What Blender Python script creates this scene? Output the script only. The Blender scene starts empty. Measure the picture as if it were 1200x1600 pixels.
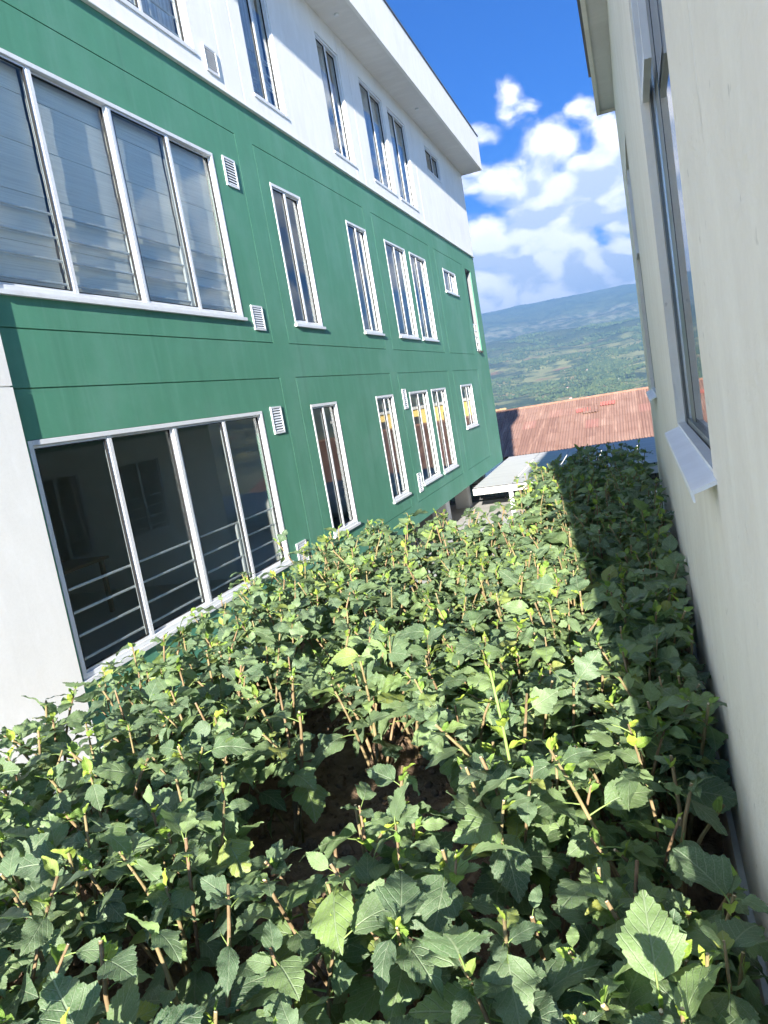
import bpy, math, random
import numpy as np
from mathutils import Vector, Matrix, Euler, noise as mnoise

random.seed(7)
rng = np.random.default_rng(7)
scene = bpy.context.scene
COL = scene.collection
R = math.radians

# ------------------------------------------------------------------ camera
# photograph: vanishing points of the facade give a 26.3 mm lens, rolled about
# ten degrees and pitched a little down; the lens is the origin of the scene
CX = Vector((0.93551492, 0.31025286, -0.16898224))
CY = Vector((0.11483703, 0.18528958, 0.97595094))
CZ = Vector((0.33410221, -0.93242208, 0.13771265))
cam_data = bpy.data.cameras.new('camera')
cam_data.sensor_fit = 'VERTICAL'
cam_data.sensor_height = 36.0
cam_data.lens = 1169.1 / 1600 * 36.0
cam_data.clip_start = 0.02
cam_data.clip_end = 60000
cam = bpy.data.objects.new('camera', cam_data)
COL.objects.link(cam)
cam.matrix_world = Matrix(((CX.x, CY.x, CZ.x, 0), (CX.y, CY.y, CZ.y, 0), (CX.z, CY.z, CZ.z, 0), (0, 0, 0, 1)))
scene.camera = cam

# ------------------------------------------------------------------ light
SUN = Vector((1.0, -6.8, 1.8)).normalized()
EL = math.asin(SUN.z)
AZ = math.atan2(SUN.x, SUN.y)
SUN_SKY = Vector((0.45, -0.35, 0.82))   # side of the clouds that catches the light
CLOUD_SHIFT = (7.7, 3.3, 0.4)
sun_data = bpy.data.lights.new('sun', 'SUN')
sun_data.energy = 5.0
sun_data.angle = R(0.5)
sun_data.color = (1.0, 0.945, 0.85)
sun = bpy.data.objects.new('sun', sun_data)
COL.objects.link(sun)
sun.rotation_euler = SUN.to_track_quat('Z', 'Y').to_euler()
sun.location = (0, 0, 30)

scene.view_settings.view_transform = 'Standard'
scene.view_settings.look = 'None'
scene.view_settings.gamma = 1.0
scene.view_settings.use_curve_mapping = False
scene.view_settings.exposure = 2.72
scene.cycles.max_bounces = 8
scene.cycles.diffuse_bounces = 5
scene.cycles.glossy_bounces = 4
scene.cycles.transparent_max_bounces = 12
scene.cycles.volume_bounces = 0
scene.cycles.sample_clamp_indirect = 6.0
scene.cycles.caustics_reflective = False
scene.cycles.caustics_refractive = False


class NT:
    """small helper for node trees"""
    def __init__(self, tree):
        self.t = tree
        tree.nodes.clear()

    def n(self, kind, **kw):
        nd = self.t.nodes.new(kind)
        for k, v in kw.items():
            if k.startswith('i_'):
                nd.inputs[k[2:].replace('_', ' ')].default_value = v
            else:
                setattr(nd, k, v)
        return nd

    def set(self, sock, v):
        if isinstance(v, bpy.types.NodeSocket):
            self.t.links.new(v, sock)
        else:
            if hasattr(sock.default_value, '__len__') and not hasattr(v, '__len__'):
                v = (v,) * len(sock.default_value)
            if hasattr(v, '__len__') and len(sock.default_value) == 4 and len(v) == 3:
                v = (*v, 1)
            sock.default_value = v

    def math(self, op, a, b=None, c=None, clamp=False):
        nd = self.n('ShaderNodeMath', operation=op, use_clamp=clamp)
        self.set(nd.inputs[0], a)
        if b is not None:
            self.set(nd.inputs[1], b)
        if c is not None:
            self.set(nd.inputs[2], c)
        return nd.outputs[0]

    def mix(self, f, a, b, blend='MIX'):
        nd = self.n('ShaderNodeMix', data_type='RGBA', blend_type=blend)
        self.set(nd.inputs[0], f)
        self.set(nd.inputs[6], a)
        self.set(nd.inputs[7], b)
        return nd.outputs[2]

    def smooth(self, v, lo, hi):
        nd = self.n('ShaderNodeMapRange', interpolation_type='SMOOTHSTEP')
        self.set(nd.inputs[0], v)
        self.set(nd.inputs[1], lo)
        self.set(nd.inputs[2], hi)
        return nd.outputs[0]

    def noise(self, vec=None, scale=5, detail=4, rough=0.55, dist=0.0):
        nd = self.n('ShaderNodeTexNoise')
        nd.inputs['Scale'].default_value = scale
        nd.inputs['Detail'].default_value = detail
        nd.inputs['Roughness'].default_value = rough
        nd.inputs['Distortion'].default_value = dist
        if vec is not None:
            self.t.links.new(vec, nd.inputs['Vector'])
        return nd.outputs['Fac']

    def ramp(self, f, stops):
        nd = self.n('ShaderNodeValToRGB')
        cr = nd.color_ramp
        while len(cr.elements) < len(stops):
            cr.elements.new(0.5)
        for e, (p, c) in zip(cr.elements, stops):
            e.position = p
            e.color = (*c, 1)
        self.set(nd.inputs[0], f)
        return nd.outputs[0]

    def vmath(self, op, a, b=None):
        nd = self.n('ShaderNodeVectorMath', operation=op)
        self.set(nd.inputs[0], a)
        if b is not None:
            self.set(nd.inputs[1], b)
        return nd.outputs[0] if op not in ('DOT_PRODUCT', 'LENGTH', 'DISTANCE') else nd.outputs['Value']


# ------------------------------------------------------------------ sky with cumulus
world = bpy.data.worlds.new('World')
scene.world = world
world.use_nodes = True
world.cycles.sampling_method = 'MANUAL'
world.cycles.sample_map_resolution = 256
w = NT(world.node_tree)
sky = w.n('ShaderNodeTexSky', sky_type='NISHITA', sun_disc=False)
sky.sun_elevation = EL
sky.sun_rotation = AZ
sky.altitude = 1500
sky.air_density = 1.0
sky.dust_density = 0.3
sky.ozone_density = 2.0
hs = w.n('ShaderNodeHueSaturation')
hs.inputs['Saturation'].default_value = 1.0
hs.inputs['Value'].default_value = 1.0

tc = w.n('ShaderNodeTexCoord')
dirv = w.vmath('NORMALIZE', tc.outputs['Generated'])
sep = w.n('ShaderNodeSeparateXYZ')
w.t.links.new(dirv, sep.inputs[0])
dz = sep.outputs['Z']
# even blobs in direction space, squeezed vertically a little as cumulus banks are
tint = w.mix(w.smooth(dz, 0.0, 0.34), (0.078, 0.142, 0.222), (0.010, 0.106, 0.272))
w.t.links.new(w.mix(1.0, sky.outputs[0], tint, 'MULTIPLY'), hs.inputs['Color'])
# cumulus banks in direction space: billows squeezed vertically, cover thinning out with height
map_ = w.vmath('MULTIPLY', dirv, (1.0, 1.0, 1.5))
map_ = w.vmath('ADD', map_, CLOUD_SHIFT)
warp = w.n('ShaderNodeTexNoise')
warp.inputs['Scale'].default_value = 8.0
warp.inputs['Detail'].default_value = 5
w.t.links.new(map_, warp.inputs['Vector'])
wv = w.vmath('SUBTRACT', warp.outputs['Color'], (0.5, 0.5, 0.5))
wv = w.vmath('MULTIPLY', wv, (0.09, 0.09, 0.09))
pc = w.vmath('ADD', map_, wv)


def billow(vec):
    """rounded heaps: low noise for the bank, inverted cells for the puffs"""
    base = w.noise(vec, 4.3, 7, 0.55)
    vo = w.n('ShaderNodeTexVoronoi', feature='F1')
    vo.inputs['Scale'].default_value = 15.0
    vo.inputs['Detail'].default_value = 1.0
    w.t.links.new(vec, vo.inputs['Vector'])
    puff = w.math('SUBTRACT', 0.55, vo.outputs['Distance'])
    return w.math('ADD', base, w.math('MULTIPLY', puff, 0.20))


n1 = billow(pc)
n2 = billow(w.vmath('ADD', pc, tuple(0.030 * c for c in SUN_SKY)))
thr = w.n('ShaderNodeMapRange')
thr.inputs[1].default_value = 0.20
thr.inputs[2].default_value = 0.42
thr.inputs[3].default_value = 0.335
thr.inputs[4].default_value = 0.61
w.t.links.new(dz, thr.inputs[0])
d0 = w.math('SUBTRACT', n1, thr.outputs[0])
mask = w.smooth(d0, -0.01, 0.11)
lit = w.math('SUBTRACT', n1, n2)
lit = w.smooth(lit, -0.09, 0.085)
thick = w.smooth(d0, 0.03, 0.22)
lit2 = w.math('SUBTRACT', lit, w.math('MULTIPLY', thick, 0.35), clamp=True)
ccol = w.mix(lit2, (1.5, 1.65, 1.9), (3.5, 3.38, 3.25))
skyc = w.mix(w.math('MULTIPLY', mask, 0.96), hs.outputs[0], ccol)
bg = w.n('ShaderNodeBackground')
bg.inputs['Strength'].default_value = 0.099
w.t.links.new(skyc, bg.inputs['Color'])
wo = w.n('ShaderNodeOutputWorld')
w.t.links.new(bg.outputs[0], wo.inputs[0])


# ------------------------------------------------------------------ materials
def mat(name):
    m = bpy.data.materials.new(name)
    m.use_nodes = True
    return m, NT(m.node_tree)


def finish(m, t, bsdf, bump=None, disp=0.0, dist=0.01):
    if bump is not None:
        b = t.n('ShaderNodeBump')
        b.inputs['Strength'].default_value = disp
        b.inputs['Distance'].default_value = dist
        t.t.links.new(bump, b.inputs['Height'])
        t.t.links.new(b.outputs[0], bsdf.inputs['Normal'])
    o = t.n('ShaderNodeOutputMaterial')
    t.t.links.new(bsdf.outputs[0], o.inputs['Surface'])
    return m


def principled(t, col, rough=0.6, spec=0.4, metal=0.0):
    b = t.n('ShaderNodeBsdfPrincipled')
    t.set(b.inputs['Base Color'], col)
    t.set(b.inputs['Roughness'], rough)
    t.set(b.inputs['Specular IOR Level'], spec)
    t.set(b.inputs['Metallic'], metal)
    return b


def pos(t):
    return t.n('ShaderNodeNewGeometry').outputs['Position']


def plaster(name, base, dirt, streak=0.25, rough=0.85, bump=0.25, dist=0.004, amount=0.5, scuffs=False):
    """painted render with patchy wear, rain streaks and trowel relief"""
    m, t = mat(name)
    p = pos(t)
    big = t.noise(p, 0.9, 5, 0.6)
    st = t.noise(t.vmath('MULTIPLY', p, (7, 7, 0.5)), 1.0, 4, 0.6)
    fine = t.noise(p, 45, 4, 0.6)
    trowel = t.noise(t.vmath('MULTIPLY', p, (6, 6, 9)), 1.0, 5, 0.65, 0.6)
    f = t.math('MULTIPLY', t.smooth(big, 0.42, 0.72), amount)
    c = t.mix(f, base, dirt)
    f2 = t.math('MULTIPLY', t.smooth(st, 0.5, 0.78), streak)
    c = t.mix(f2, c, dirt)
    run = t.noise(t.vmath('MULTIPLY', p, (4.5, 4.5, 0.22)), 1.0, 6, 0.7)
    c = t.mix(t.math('MULTIPLY', t.smooth(run, 0.52, 0.74), streak * 0.55), c, tuple(v * 0.62 for v in base))
    roller = t.noise(t.vmath('MULTIPLY', p, (1, 3.5, 1.2)), 2.2, 3, 0.5)
    c = t.mix(t.math('MULTIPLY', t.smooth(roller, 0.45, 0.7), 0.22), c, tuple(min(1, v * 1.25) for v in base))
    c = t.mix(t.math('MULTIPLY', fine, 0.10), c, (0.02, 0.02, 0.02))
    h = t.math('ADD', t.math('MULTIPLY', trowel, 1.0), t.math('MULTIPLY', fine, 0.25))
    if scuffs:
        # pale drips and scrapes left by plastering
        sc = t.noise(t.vmath('MULTIPLY', p, (9, 9, 1.3)), 1.0, 6, 0.7, 1.2)
        sm_ = t.smooth(sc, 0.63, 0.67)
        c = t.mix(t.math('MULTIPLY', sm_, 0.35), c, (0.82, 0.81, 0.77))
        pit = t.smooth(t.noise(p, 26, 2, 0.5), 0.70, 0.76)
        c = t.mix(t.math('MULTIPLY', pit, 0.35), c, (0.25, 0.24, 0.21))
        h = t.math('ADD', h, t.math('MULTIPLY', sm_, 0.35))
    b = principled(t, c, rough, 0.3)
    return finish(m, t, b, h, bump, dist)


M = {}
M['green'] = plaster('green_paint', (0.084, 0.262, 0.170), (0.135, 0.315, 0.235), 0.5, 0.7, 0.3, 0.004, 0.75)
M['white'] = plaster('white_paint', (0.84, 0.835, 0.81), (0.74, 0.735, 0.71), 0.2, 0.8, 0.2, 0.004, 0.5)
M['cream'] = plaster('cream_paint', (0.84, 0.81, 0.735), (0.74, 0.71, 0.63), 0.25, 0.8, 0.8, 0.008, 0.8, True)
M['soffit'] = plaster('soffit_paint', (0.74, 0.73, 0.71), (0.66, 0.65, 0.63), 0.1, 0.8, 0.1)
M['inside'] = plaster('room_paint', (0.68, 0.68, 0.65), (0.60, 0.60, 0.57), 0.1, 0.8, 0.1)
M['concrete'] = plaster('grey_concrete', (0.50, 0.49, 0.47), (0.38, 0.375, 0.36), 0.3, 0.9, 0.4, 0.006, 0.8)
M['yellow'] = plaster('yellow_paint', (0.65, 0.48, 0.16), (0.55, 0.42, 0.2), 0.3)


def simple(name, col, rough=0.5, spec=0.4, metal=0.0, var=0.12, sc=20):
    m, t = mat(name)
    f = t.noise(pos(t), sc, 4, 0.6)
    c = t.mix(t.math('MULTIPLY', t.smooth(f, 0.35, 0.75), 1.0), col, tuple(x * (1 - var) for x in col))
    return finish(m, t, principled(t, c, rough, spec, metal))


M['alu'] = simple('white_aluminium', (0.72, 0.74, 0.76), 0.4, 0.5, 0.0, 0.1, 8)
M['alu_dark'] = simple('dark_aluminium', (0.10, 0.105, 0.10), 0.3, 0.6, 0.4)
M['steel'] = simple('bright_aluminium', (0.55, 0.56, 0.56), 0.28, 0.5, 0.9)
M['black'] = simple('black_rubber', (0.012, 0.012, 0.013), 0.6, 0.3)
M['black_metal'] = simple('black_metal', (0.02, 0.02, 0.022), 0.45, 0.5)
M['rail'] = simple('white_rail_paint', (0.74, 0.75, 0.74), 0.45, 0.4)
M['slot'] = simple('vent_slot', (0.05, 0.055, 0.055), 0.7, 0.2)
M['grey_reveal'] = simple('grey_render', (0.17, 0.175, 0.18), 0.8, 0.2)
M['gutter'] = simple('grey_roof_edge', (0.10, 0.105, 0.11), 0.5, 0.4)
M['blue_board'] = simple('blue_board', (0.02, 0.05, 0.13), 0.5, 0.4)
M['dark_floor'] = simple('floor_tiles', (0.38, 0.36, 0.33), 0.4, 0.4)
M['wood'] = simple('wooden_furniture', (0.22, 0.13, 0.07), 0.5, 0.4)

# glass: mirror by facing angle, the rest lets you see in
m, t = mat('window_glass')
lw = t.n('ShaderNodeLayerWeight')
lw.inputs['Blend'].default_value = 0.5
f5 = t.math('POWER', lw.outputs['Facing'], 4.5)
F = t.math('ADD', 0.032, t.math('MULTIPLY', f5, 0.9), clamp=True)
tr = t.n('ShaderNodeBsdfTransparent')
tr.inputs[0].default_value = (0.93, 0.955, 0.95, 1)
gl = t.n('ShaderNodeBsdfGlossy')
gl.inputs['Roughness'].default_value = 0.0
wavy = t.n('ShaderNodeBump')
wavy.inputs['Strength'].default_value = 0.05
wavy.inputs['Distance'].default_value = 0.01
t.t.links.new(t.noise(pos(t), 1.6, 1, 0.4), wavy.inputs['Height'])
t.t.links.new(wavy.outputs[0], gl.inputs['Normal'])
mx = t.n('ShaderNodeMixShader')
t.t.links.new(F, mx.inputs[0])
t.t.links.new(tr.outputs[0], mx.inputs[1])
t.t.links.new(gl.outputs[0], mx.inputs[2])
o = t.n('ShaderNodeOutputMaterial')
t.t.links.new(mx.outputs[0], o.inputs[0])
M['glass'] = m

# woven blind: pale horizontal bands
m, t = mat('woven_blind')
p = pos(t)
sp = t.n('ShaderNodeSeparateXYZ')
t.t.links.new(p, sp.inputs[0])
st = t.noise(t.vmath('MULTIPLY', p, (2, 1.5, 90)), 1.0, 3, 0.6)
c = t.mix(t.smooth(st, 0.35, 0.7), (0.93, 0.90, 0.82), (0.80, 0.775, 0.71))
b = principled(t, c, 0.8, 0.2)
M['blind'] = finish(m, t, b)

# lace curtain
m, t = mat('lace_curtain')
p = pos(t)
wv = t.n('ShaderNodeTexWave', wave_type='BANDS', bands_direction='Y')
wv.inputs['Scale'].default_value = 6
wv.inputs['Distortion'].default_value = 2.0
t.t.links.new(p, wv.inputs['Vector'])
c = t.mix(wv.outputs['Fac'], (0.62, 0.62, 0.64), (0.82, 0.82, 0.84))
M['curtain'] = finish(m, t, principled(t, c, 0.8, 0.2))

# red fibre cement sheets, each one weathered its own way
m, t = mat('red_fibre_cement')
oi = t.n('ShaderNodeObjectInfo')
p = pos(t)
streak = t.noise(t.vmath('MULTIPLY', p, (3.2, 0.35, 0.35)), 1.0, 5, 0.65)
blot = t.noise(p, 0.7, 6, 0.65)
c = t.ramp(oi.outputs['Random'], [(0.0, (0.22, 0.125, 0.098)), (0.5, (0.26, 0.152, 0.118)), (0.93, (0.29, 0.178, 0.14)), (1.0, (0.30, 0.145, 0.12))])
c = t.mix(t.math('MULTIPLY', t.smooth(streak, 0.45, 0.75), 0.5), c, (0.52, 0.33, 0.25))
c = t.mix(t.math('MULTIPLY', t.smooth(blot, 0.52, 0.75), 0.55), c, (0.20, 0.10, 0.075))
M['redroof'] = finish(m, t, principled(t, c, 0.9, 0.2))
M['ridge'] = simple('old_ridge', (0.27, 0.15, 0.11), 0.9, 0.2, 0, 0.4, 3)
M['redpatch'] = simple('new_red_sheet', (0.46, 0.15, 0.12), 0.8, 0.3)
M['tanroof'] = simple('clay_tile', (0.48, 0.30, 0.16), 0.9, 0.2, 0, 0.4, 2)

# grey metal awning
m, t = mat('grey_awning_sheet')
p = pos(t)
oi = t.n('ShaderNodeObjectInfo')
st = t.noise(t.vmath('MULTIPLY', p, (0.8, 5, 1)), 1.0, 5, 0.6)
c = t.mix(t.smooth(st, 0.35, 0.75), (0.44, 0.44, 0.43), (0.32, 0.325, 0.33))
c = t.mix(t.math('MULTIPLY', oi.outputs['Random'], 0.6), c, (0.50, 0.50, 0.49))
M['awning'] = finish(m, t, principled(t, c, 0.85, 0.15))

# soil
m, t = mat('dry_soil')
p = pos(t)
a = t.noise(p, 14, 6, 0.65)
bb = t.noise(p, 120, 4, 0.6)
c = t.ramp(a, [(0.25, (0.075, 0.050, 0.033)), (0.55, (0.18, 0.122, 0.082)), (0.8, (0.29, 0.21, 0.145))])
c = t.mix(t.math('MULTIPLY', bb, 0.3), c, (0.20, 0.15, 0.10))
h = t.math('ADD', a, t.math('MULTIPLY', bb, 0.35))
M['soil'] = finish(m, t, principled(t, c, 0.95, 0.15), h, 0.9, 0.02)

# leaves (UV: u across, v along), each object its own tone
def leaf_material(name, stops, vein, transl, dust):
    m, t = mat(name)
    uv = t.n('ShaderNodeUVMap')
    s = t.n('ShaderNodeSeparateXYZ')
    t.t.links.new(uv.outputs[0], s.inputs[0])
    ux = t.math('ABSOLUTE', t.math('SUBTRACT', s.outputs[0], 0.5))
    vy = s.outputs[1]
    oi = t.n('ShaderNodeObjectInfo')
    base = t.ramp(oi.outputs['Random'], stops)
    # whole shoots differ: some greyer and dustier, some fresher
    big = t.noise(pos(t), 3.2, 3, 0.6)
    base = t.mix(t.math('MULTIPLY', t.smooth(big, 0.5, 0.72), 0.55), base, (0.175, 0.25, 0.07))
    base = t.mix(t.math('MULTIPLY', t.smooth(big, 0.5, 0.30), 0.5), base, (0.085, 0.125, 0.088))
    mid = t.math('SUBTRACT', 1.0, t.smooth(ux, 0.006, 0.022))
    # side veins: herringbone rising from the midrib
    k = t.math('MULTIPLY', t.math('SUBTRACT', vy, t.math('MULTIPLY', ux, 1.15)), 5.2)
    fr = t.math('ABSOLUTE', t.math('SUBTRACT', t.math('FRACT', k), 0.5))
    side = t.math('SUBTRACT', 1.0, t.smooth(fr, 0.02, 0.085))
    veins = t.math('MAXIMUM', mid, t.math('MULTIPLY', side, 0.75))
    co = t.n('ShaderNodeTexCoord').outputs['Object']
    nz = t.noise(co, 34, 5, 0.6)
    blot = t.noise(co, 14, 4, 0.6)
    c = t.mix(t.math('MULTIPLY', veins, 0.62), base, vein)
    c = t.mix(t.math('MULTIPLY', t.smooth(nz, 0.40, 0.75), dust), c, (0.30, 0.345, 0.25))
    c = t.mix(t.math('MULTIPLY', t.smooth(blot, 0.62, 0.8), 0.4), c, (0.16, 0.20, 0.07))
    b = principled(t, c, 0.42, 0.42)
    bump = t.n('ShaderNodeBump')
    bump.inputs['Strength'].default_value = 0.55
    bump.inputs['Distance'].default_value = 0.004
    hh = t.math('SUBTRACT', t.math('MULTIPLY', nz, 0.6), veins)
    t.t.links.new(hh, bump.inputs['Height'])
    t.t.links.new(bump.outputs[0], b.inputs['Normal'])
    tl = t.n('ShaderNodeBsdfTranslucent')
    t.t.links.new(t.mix(0.5, c, (0.16, 0.32, 0.04)), tl.inputs[0])
    mx = t.n('ShaderNodeMixShader')
    mx.inputs[0].default_value = transl
    t.t.links.new(b.outputs[0], mx.inputs[1])
    t.t.links.new(tl.outputs[0], mx.inputs[2])
    o = t.n('ShaderNodeOutputMaterial')
    t.t.links.new(mx.outputs[0], o.inputs[0])
    return m


M['leaf'] = leaf_material('hibiscus_leaf', [(0.0, (0.062, 0.118, 0.054)), (0.3, (0.104, 0.175, 0.078)), (0.62, (0.148, 0.226, 0.094)), (0.88, (0.19, 0.29, 0.095)), (0.96, (0.20, 0.30, 0.07)), (1.0, (0.34, 0.36, 0.06))],
                         (0.30, 0.37, 0.23), 0.30, 0.5)
M['young'] = leaf_material('young_leaf', [(0.0, (0.17, 0.31, 0.05)), (0.5, (0.25, 0.40, 0.05)), (1.0, (0.40, 0.50, 0.06))],
                          (0.42, 0.50, 0.16), 0.35, 0.1)
M['stalk'] = simple('green_stalk', (0.19, 0.27, 0.08), 0.6, 0.3)
m, t = mat('bark')
p = pos(t)
f = t.noise(t.vmath('MULTIPLY', p, (60, 60, 14)), 1.0, 5, 0.6)
c = t.ramp(f, [(0.25, (0.09, 0.055, 0.03)), (0.55, (0.22, 0.145, 0.085)), (0.85, (0.36, 0.27, 0.17))])
oi = t.n('ShaderNodeObjectInfo')
c = t.mix(t.math('MULTIPLY', oi.outputs['Random'], 0.45), c, (0.22, 0.22, 0.09))
M['bark'] = finish(m, t, principled(t, c, 0.85, 0.2), f, 0.5, 0.003)
M['cutwood'] = simple('cut_wood', (0.62, 0.52, 0.34), 0.8, 0.2)
M['dryleaf'] = simple('dry_leaf', (0.30, 0.18, 0.08), 0.8, 0.2)

# terrain: woods, pasture, bare earth and a painted cloud shadow band, by noise and height
m, t = mat('hill_cover')
p = pos(t)
sp = t.n('ShaderNodeSeparateXYZ')
t.t.links.new(p, sp.inputs[0])
nf = t.noise(p, 0.0022, 7, 0.6)
ng = t.noise(p, 0.009, 6, 0.6)
nt = t.noise(p, 0.06, 4, 0.7)
forest = t.mix(t.smooth(nt, 0.3, 0.7), (0.040, 0.066, 0.034), (0.125, 0.155, 0.068))
grass = t.mix(t.smooth(ng, 0.35, 0.7), (0.26, 0.285, 0.10), (0.40, 0.38, 0.17))
grass = t.mix(t.smooth(t.noise(p, 0.0045, 3, 0.5), 0.60, 0.68), grass, (0.36, 0.20, 0.11))
fg = t.math('MULTIPLY', t.smooth(nf, 0.42, 0.52), t.smooth(ng, 0.36, 0.52))
low = t.math('SUBTRACT', 1.0, t.smooth(sp.outputs['Z'], 120, 330))  # fields thin out uphill; the dark wooded band there stands in for cloud shadow
c = t.mix(t.math('MULTIPLY', fg, t.math('ADD', t.math('MULTIPLY', low, 0.82), 0.10)), forest, grass)
hi = t.math('MULTIPLY', t.smooth(sp.outputs['Z'], 420, 560), t.math('SUBTRACT', 1.0, t.smooth(sp.outputs['Z'], 640, 760)))
hi = t.math('MULTIPLY', hi, t.smooth(ng, 0.44, 0.6))
c = t.mix(t.math('MULTIPLY', hi, 0.8), c, (0.26, 0.26, 0.17))
M['hills'] = finish(m, t, principled(t, c, 0.95, 0.1), nt, 1.0, 14.0)
m, t = mat('woodland')
p = pos(t)
nn = t.noise(p, 0.03, 4, 0.7)
c = t.ramp(nn, [(0.25, (0.024, 0.042, 0.020)), (0.5, (0.060, 0.088, 0.036)), (0.75, (0.15, 0.17, 0.06))])
M['woods'] = finish(m, t, principled(t, c, 0.9, 0.1))
M['housewall'] = simple('house_whitewash', (0.5, 0.48, 0.44), 0.9, 0.2)
M['houseroof'] = simple('house_roof', (0.36, 0.16, 0.10), 0.9, 0.2)


# ------------------------------------------------------------------ mesh helpers
class MB:
    """collects faces, then links them as one mesh object"""
    def __init__(self):
        self.v, self.f, self.mi, self.uv = [], [], [], None

    def quad(self, a, b, c, d, mi=0):
        n = len(self.v)
        self.v += [a, b, c, d]
        self.f.append((n, n + 1, n + 2, n + 3))
        self.mi.append(mi)

    def box(self, x0, x1, y0, y1, z0, z1, mi=0):
        n = len(self.v)
        self.v += [(x, y, z) for x in (x0, x1) for y in (y0, y1) for z in (z0, z1)]
        for q in ((0, 1, 3, 2), (4, 6, 7, 5), (0, 4, 5, 1), (2, 3, 7, 6), (0, 2, 6, 4), (1, 5, 7, 3)):
            self.f.append(tuple(n + i for i in q))
            self.mi.append(mi)
        return self

    def tube(self, pts, radii, sides=6, cap=True, mi=0, capmi=None):
        n0 = len(self.v)
        prev = None
        for i, p in enumerate(pts):
            p = Vector(p)
            a = Vector(pts[max(i - 1, 0)])
            b = Vector(pts[min(i + 1, len(pts) - 1)])
            d = (b - a).normalized()
            s = d.cross(Vector((0.31, 0.17, 0.94)) if abs(d.z) < 0.9 else Vector((1, 0.1, 0))).normalized()
            if prev is not None:
                s = (prev - d * prev.dot(d)).normalized()
            prev = s
            u = d.cross(s)
            for k in range(sides):
                an = 2 * math.pi * k / sides
                self.v.append(tuple(p + (s * math.cos(an) + u * math.sin(an)) * radii[i]))
        for i in range(len(pts) - 1):
            for k in range(sides):
                k2 = (k + 1) % sides
                self.f.append((n0 + i * sides + k, n0 + i * sides + k2, n0 + (i + 1) * sides + k2, n0 + (i + 1) * sides + k))
                self.mi.append(mi)
        if cap:
            self.f.append(tuple(n0 + k for k in range(sides))[::-1])
            self.mi.append(mi)
            e = n0 + (len(pts) - 1) * sides
            self.f.append(tuple(e + k for k in range(sides)))
            self.mi.append(mi if capmi is None else capmi)
        return self

    def mesh(self, name, mats, smooth=False):
        me = bpy.data.meshes.new(name)
        me.from_pydata(self.v, [], self.f)
        for k in mats:
            me.materials.append(k)
        if len(mats) > 1:
            me.polygons.foreach_set('material_index', self.mi)
        if smooth:
            me.polygons.foreach_set('use_smooth', [True] * len(self.f))
        me.update()
        return me

    def build(self, name, mats, parent=None, smooth=False):
        if not isinstance(mats, (list, tuple)):
            mats = [mats]
        return link(name, self.mesh(name, mats, smooth), parent)


def link(name, me, parent=None):
    o = bpy.data.objects.new(name, me)
    COL.objects.link(o)
    if parent is not None:
        o.parent = parent
        o.matrix_parent_inverse = Matrix.Identity(4) if parent.type != 'EMPTY' else Matrix.Translation(parent.location).inverted()
    return o


def thing(name, label, cat, loc=(0, 0, 0), group=None):
    o = bpy.data.objects.new(name, None)
    o.empty_display_size = 0.2
    COL.objects.link(o)
    o.location = loc
    tag(o, label, cat, group)
    return o


def tag(o, label=None, cat=None, group=None, kind=None):
    if label:
        o['label'] = label
    if cat:
        o['category'] = cat
    if group:
        o['group'] = group
    if kind:
        o['kind'] = kind
    return o


def bevel(o, wdt=0.004, seg=2):
    b = o.modifiers.new('bevel', 'BEVEL')
    b.width = wdt
    b.segments = seg
    b.limit_method = 'ANGLE'
    return o


# ------------------------------------------------------------------ ground and far country
def fbm(x, y, s, oct_=6, ridged=False):
    v, a, tot = 0.0, 1.0, 0.0
    for k in range(oct_):
        n = mnoise.noise(Vector((x / s, y / s, 3.7 * k + 1.3)))
        v += a * ((1 - 2 * abs(n)) if ridged else n)
        tot += a
        a *= 0.5
        s *= 0.5
    return v / tot


FR = np.array([0, 28, 40, 60, 300, 1000, 2000, 3000, 4000, 5000, 6000, 7000, 7500, 8100, 9000, 10000, 11000, 12000, 13000, 14500])
FZ = np.array([-3.34, -3.4, -7.5, -12, -48, -125, -165, -133, -62, 62, 215, 350, 385, 370, 530, 760, 975, 1135, 1100, 900])
BZ = np.array([-3.34, -3.4, -3.6, -2, 6, 40, 90, 150, 190, 220, 250, 260, 265, 270, 280, 300, 310, 320, 300, 260])


def terrain_z(r, a):
    """height of the country at distance r and bearing a (radians from +y)"""
    x, y = r * math.sin(a), r * math.cos(a)
    wgt = min(1, max(0, (abs(a) - R(75)) / R(60)))
    wgt = wgt * wgt * (3 - 2 * wgt)
    z = float(np.interp(r, FR, FZ)) * (1 - wgt) + float(np.interp(r, FR, BZ)) * wgt
    if r > 80:
        k = min(1, (r - 80) / 2500)
        amp = 42 * k + 60 * min(1, max(0, (r - 5200) / 2500))
        if r > 10500:
            amp *= max(0.5, 1 - (r - 10500) / 2800)
        z += amp * fbm(x, y, 1500, 6, True) - amp * 0.25
        z += 0.25 * amp * fbm(x + 900, y, 320, 4)
    return z


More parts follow.
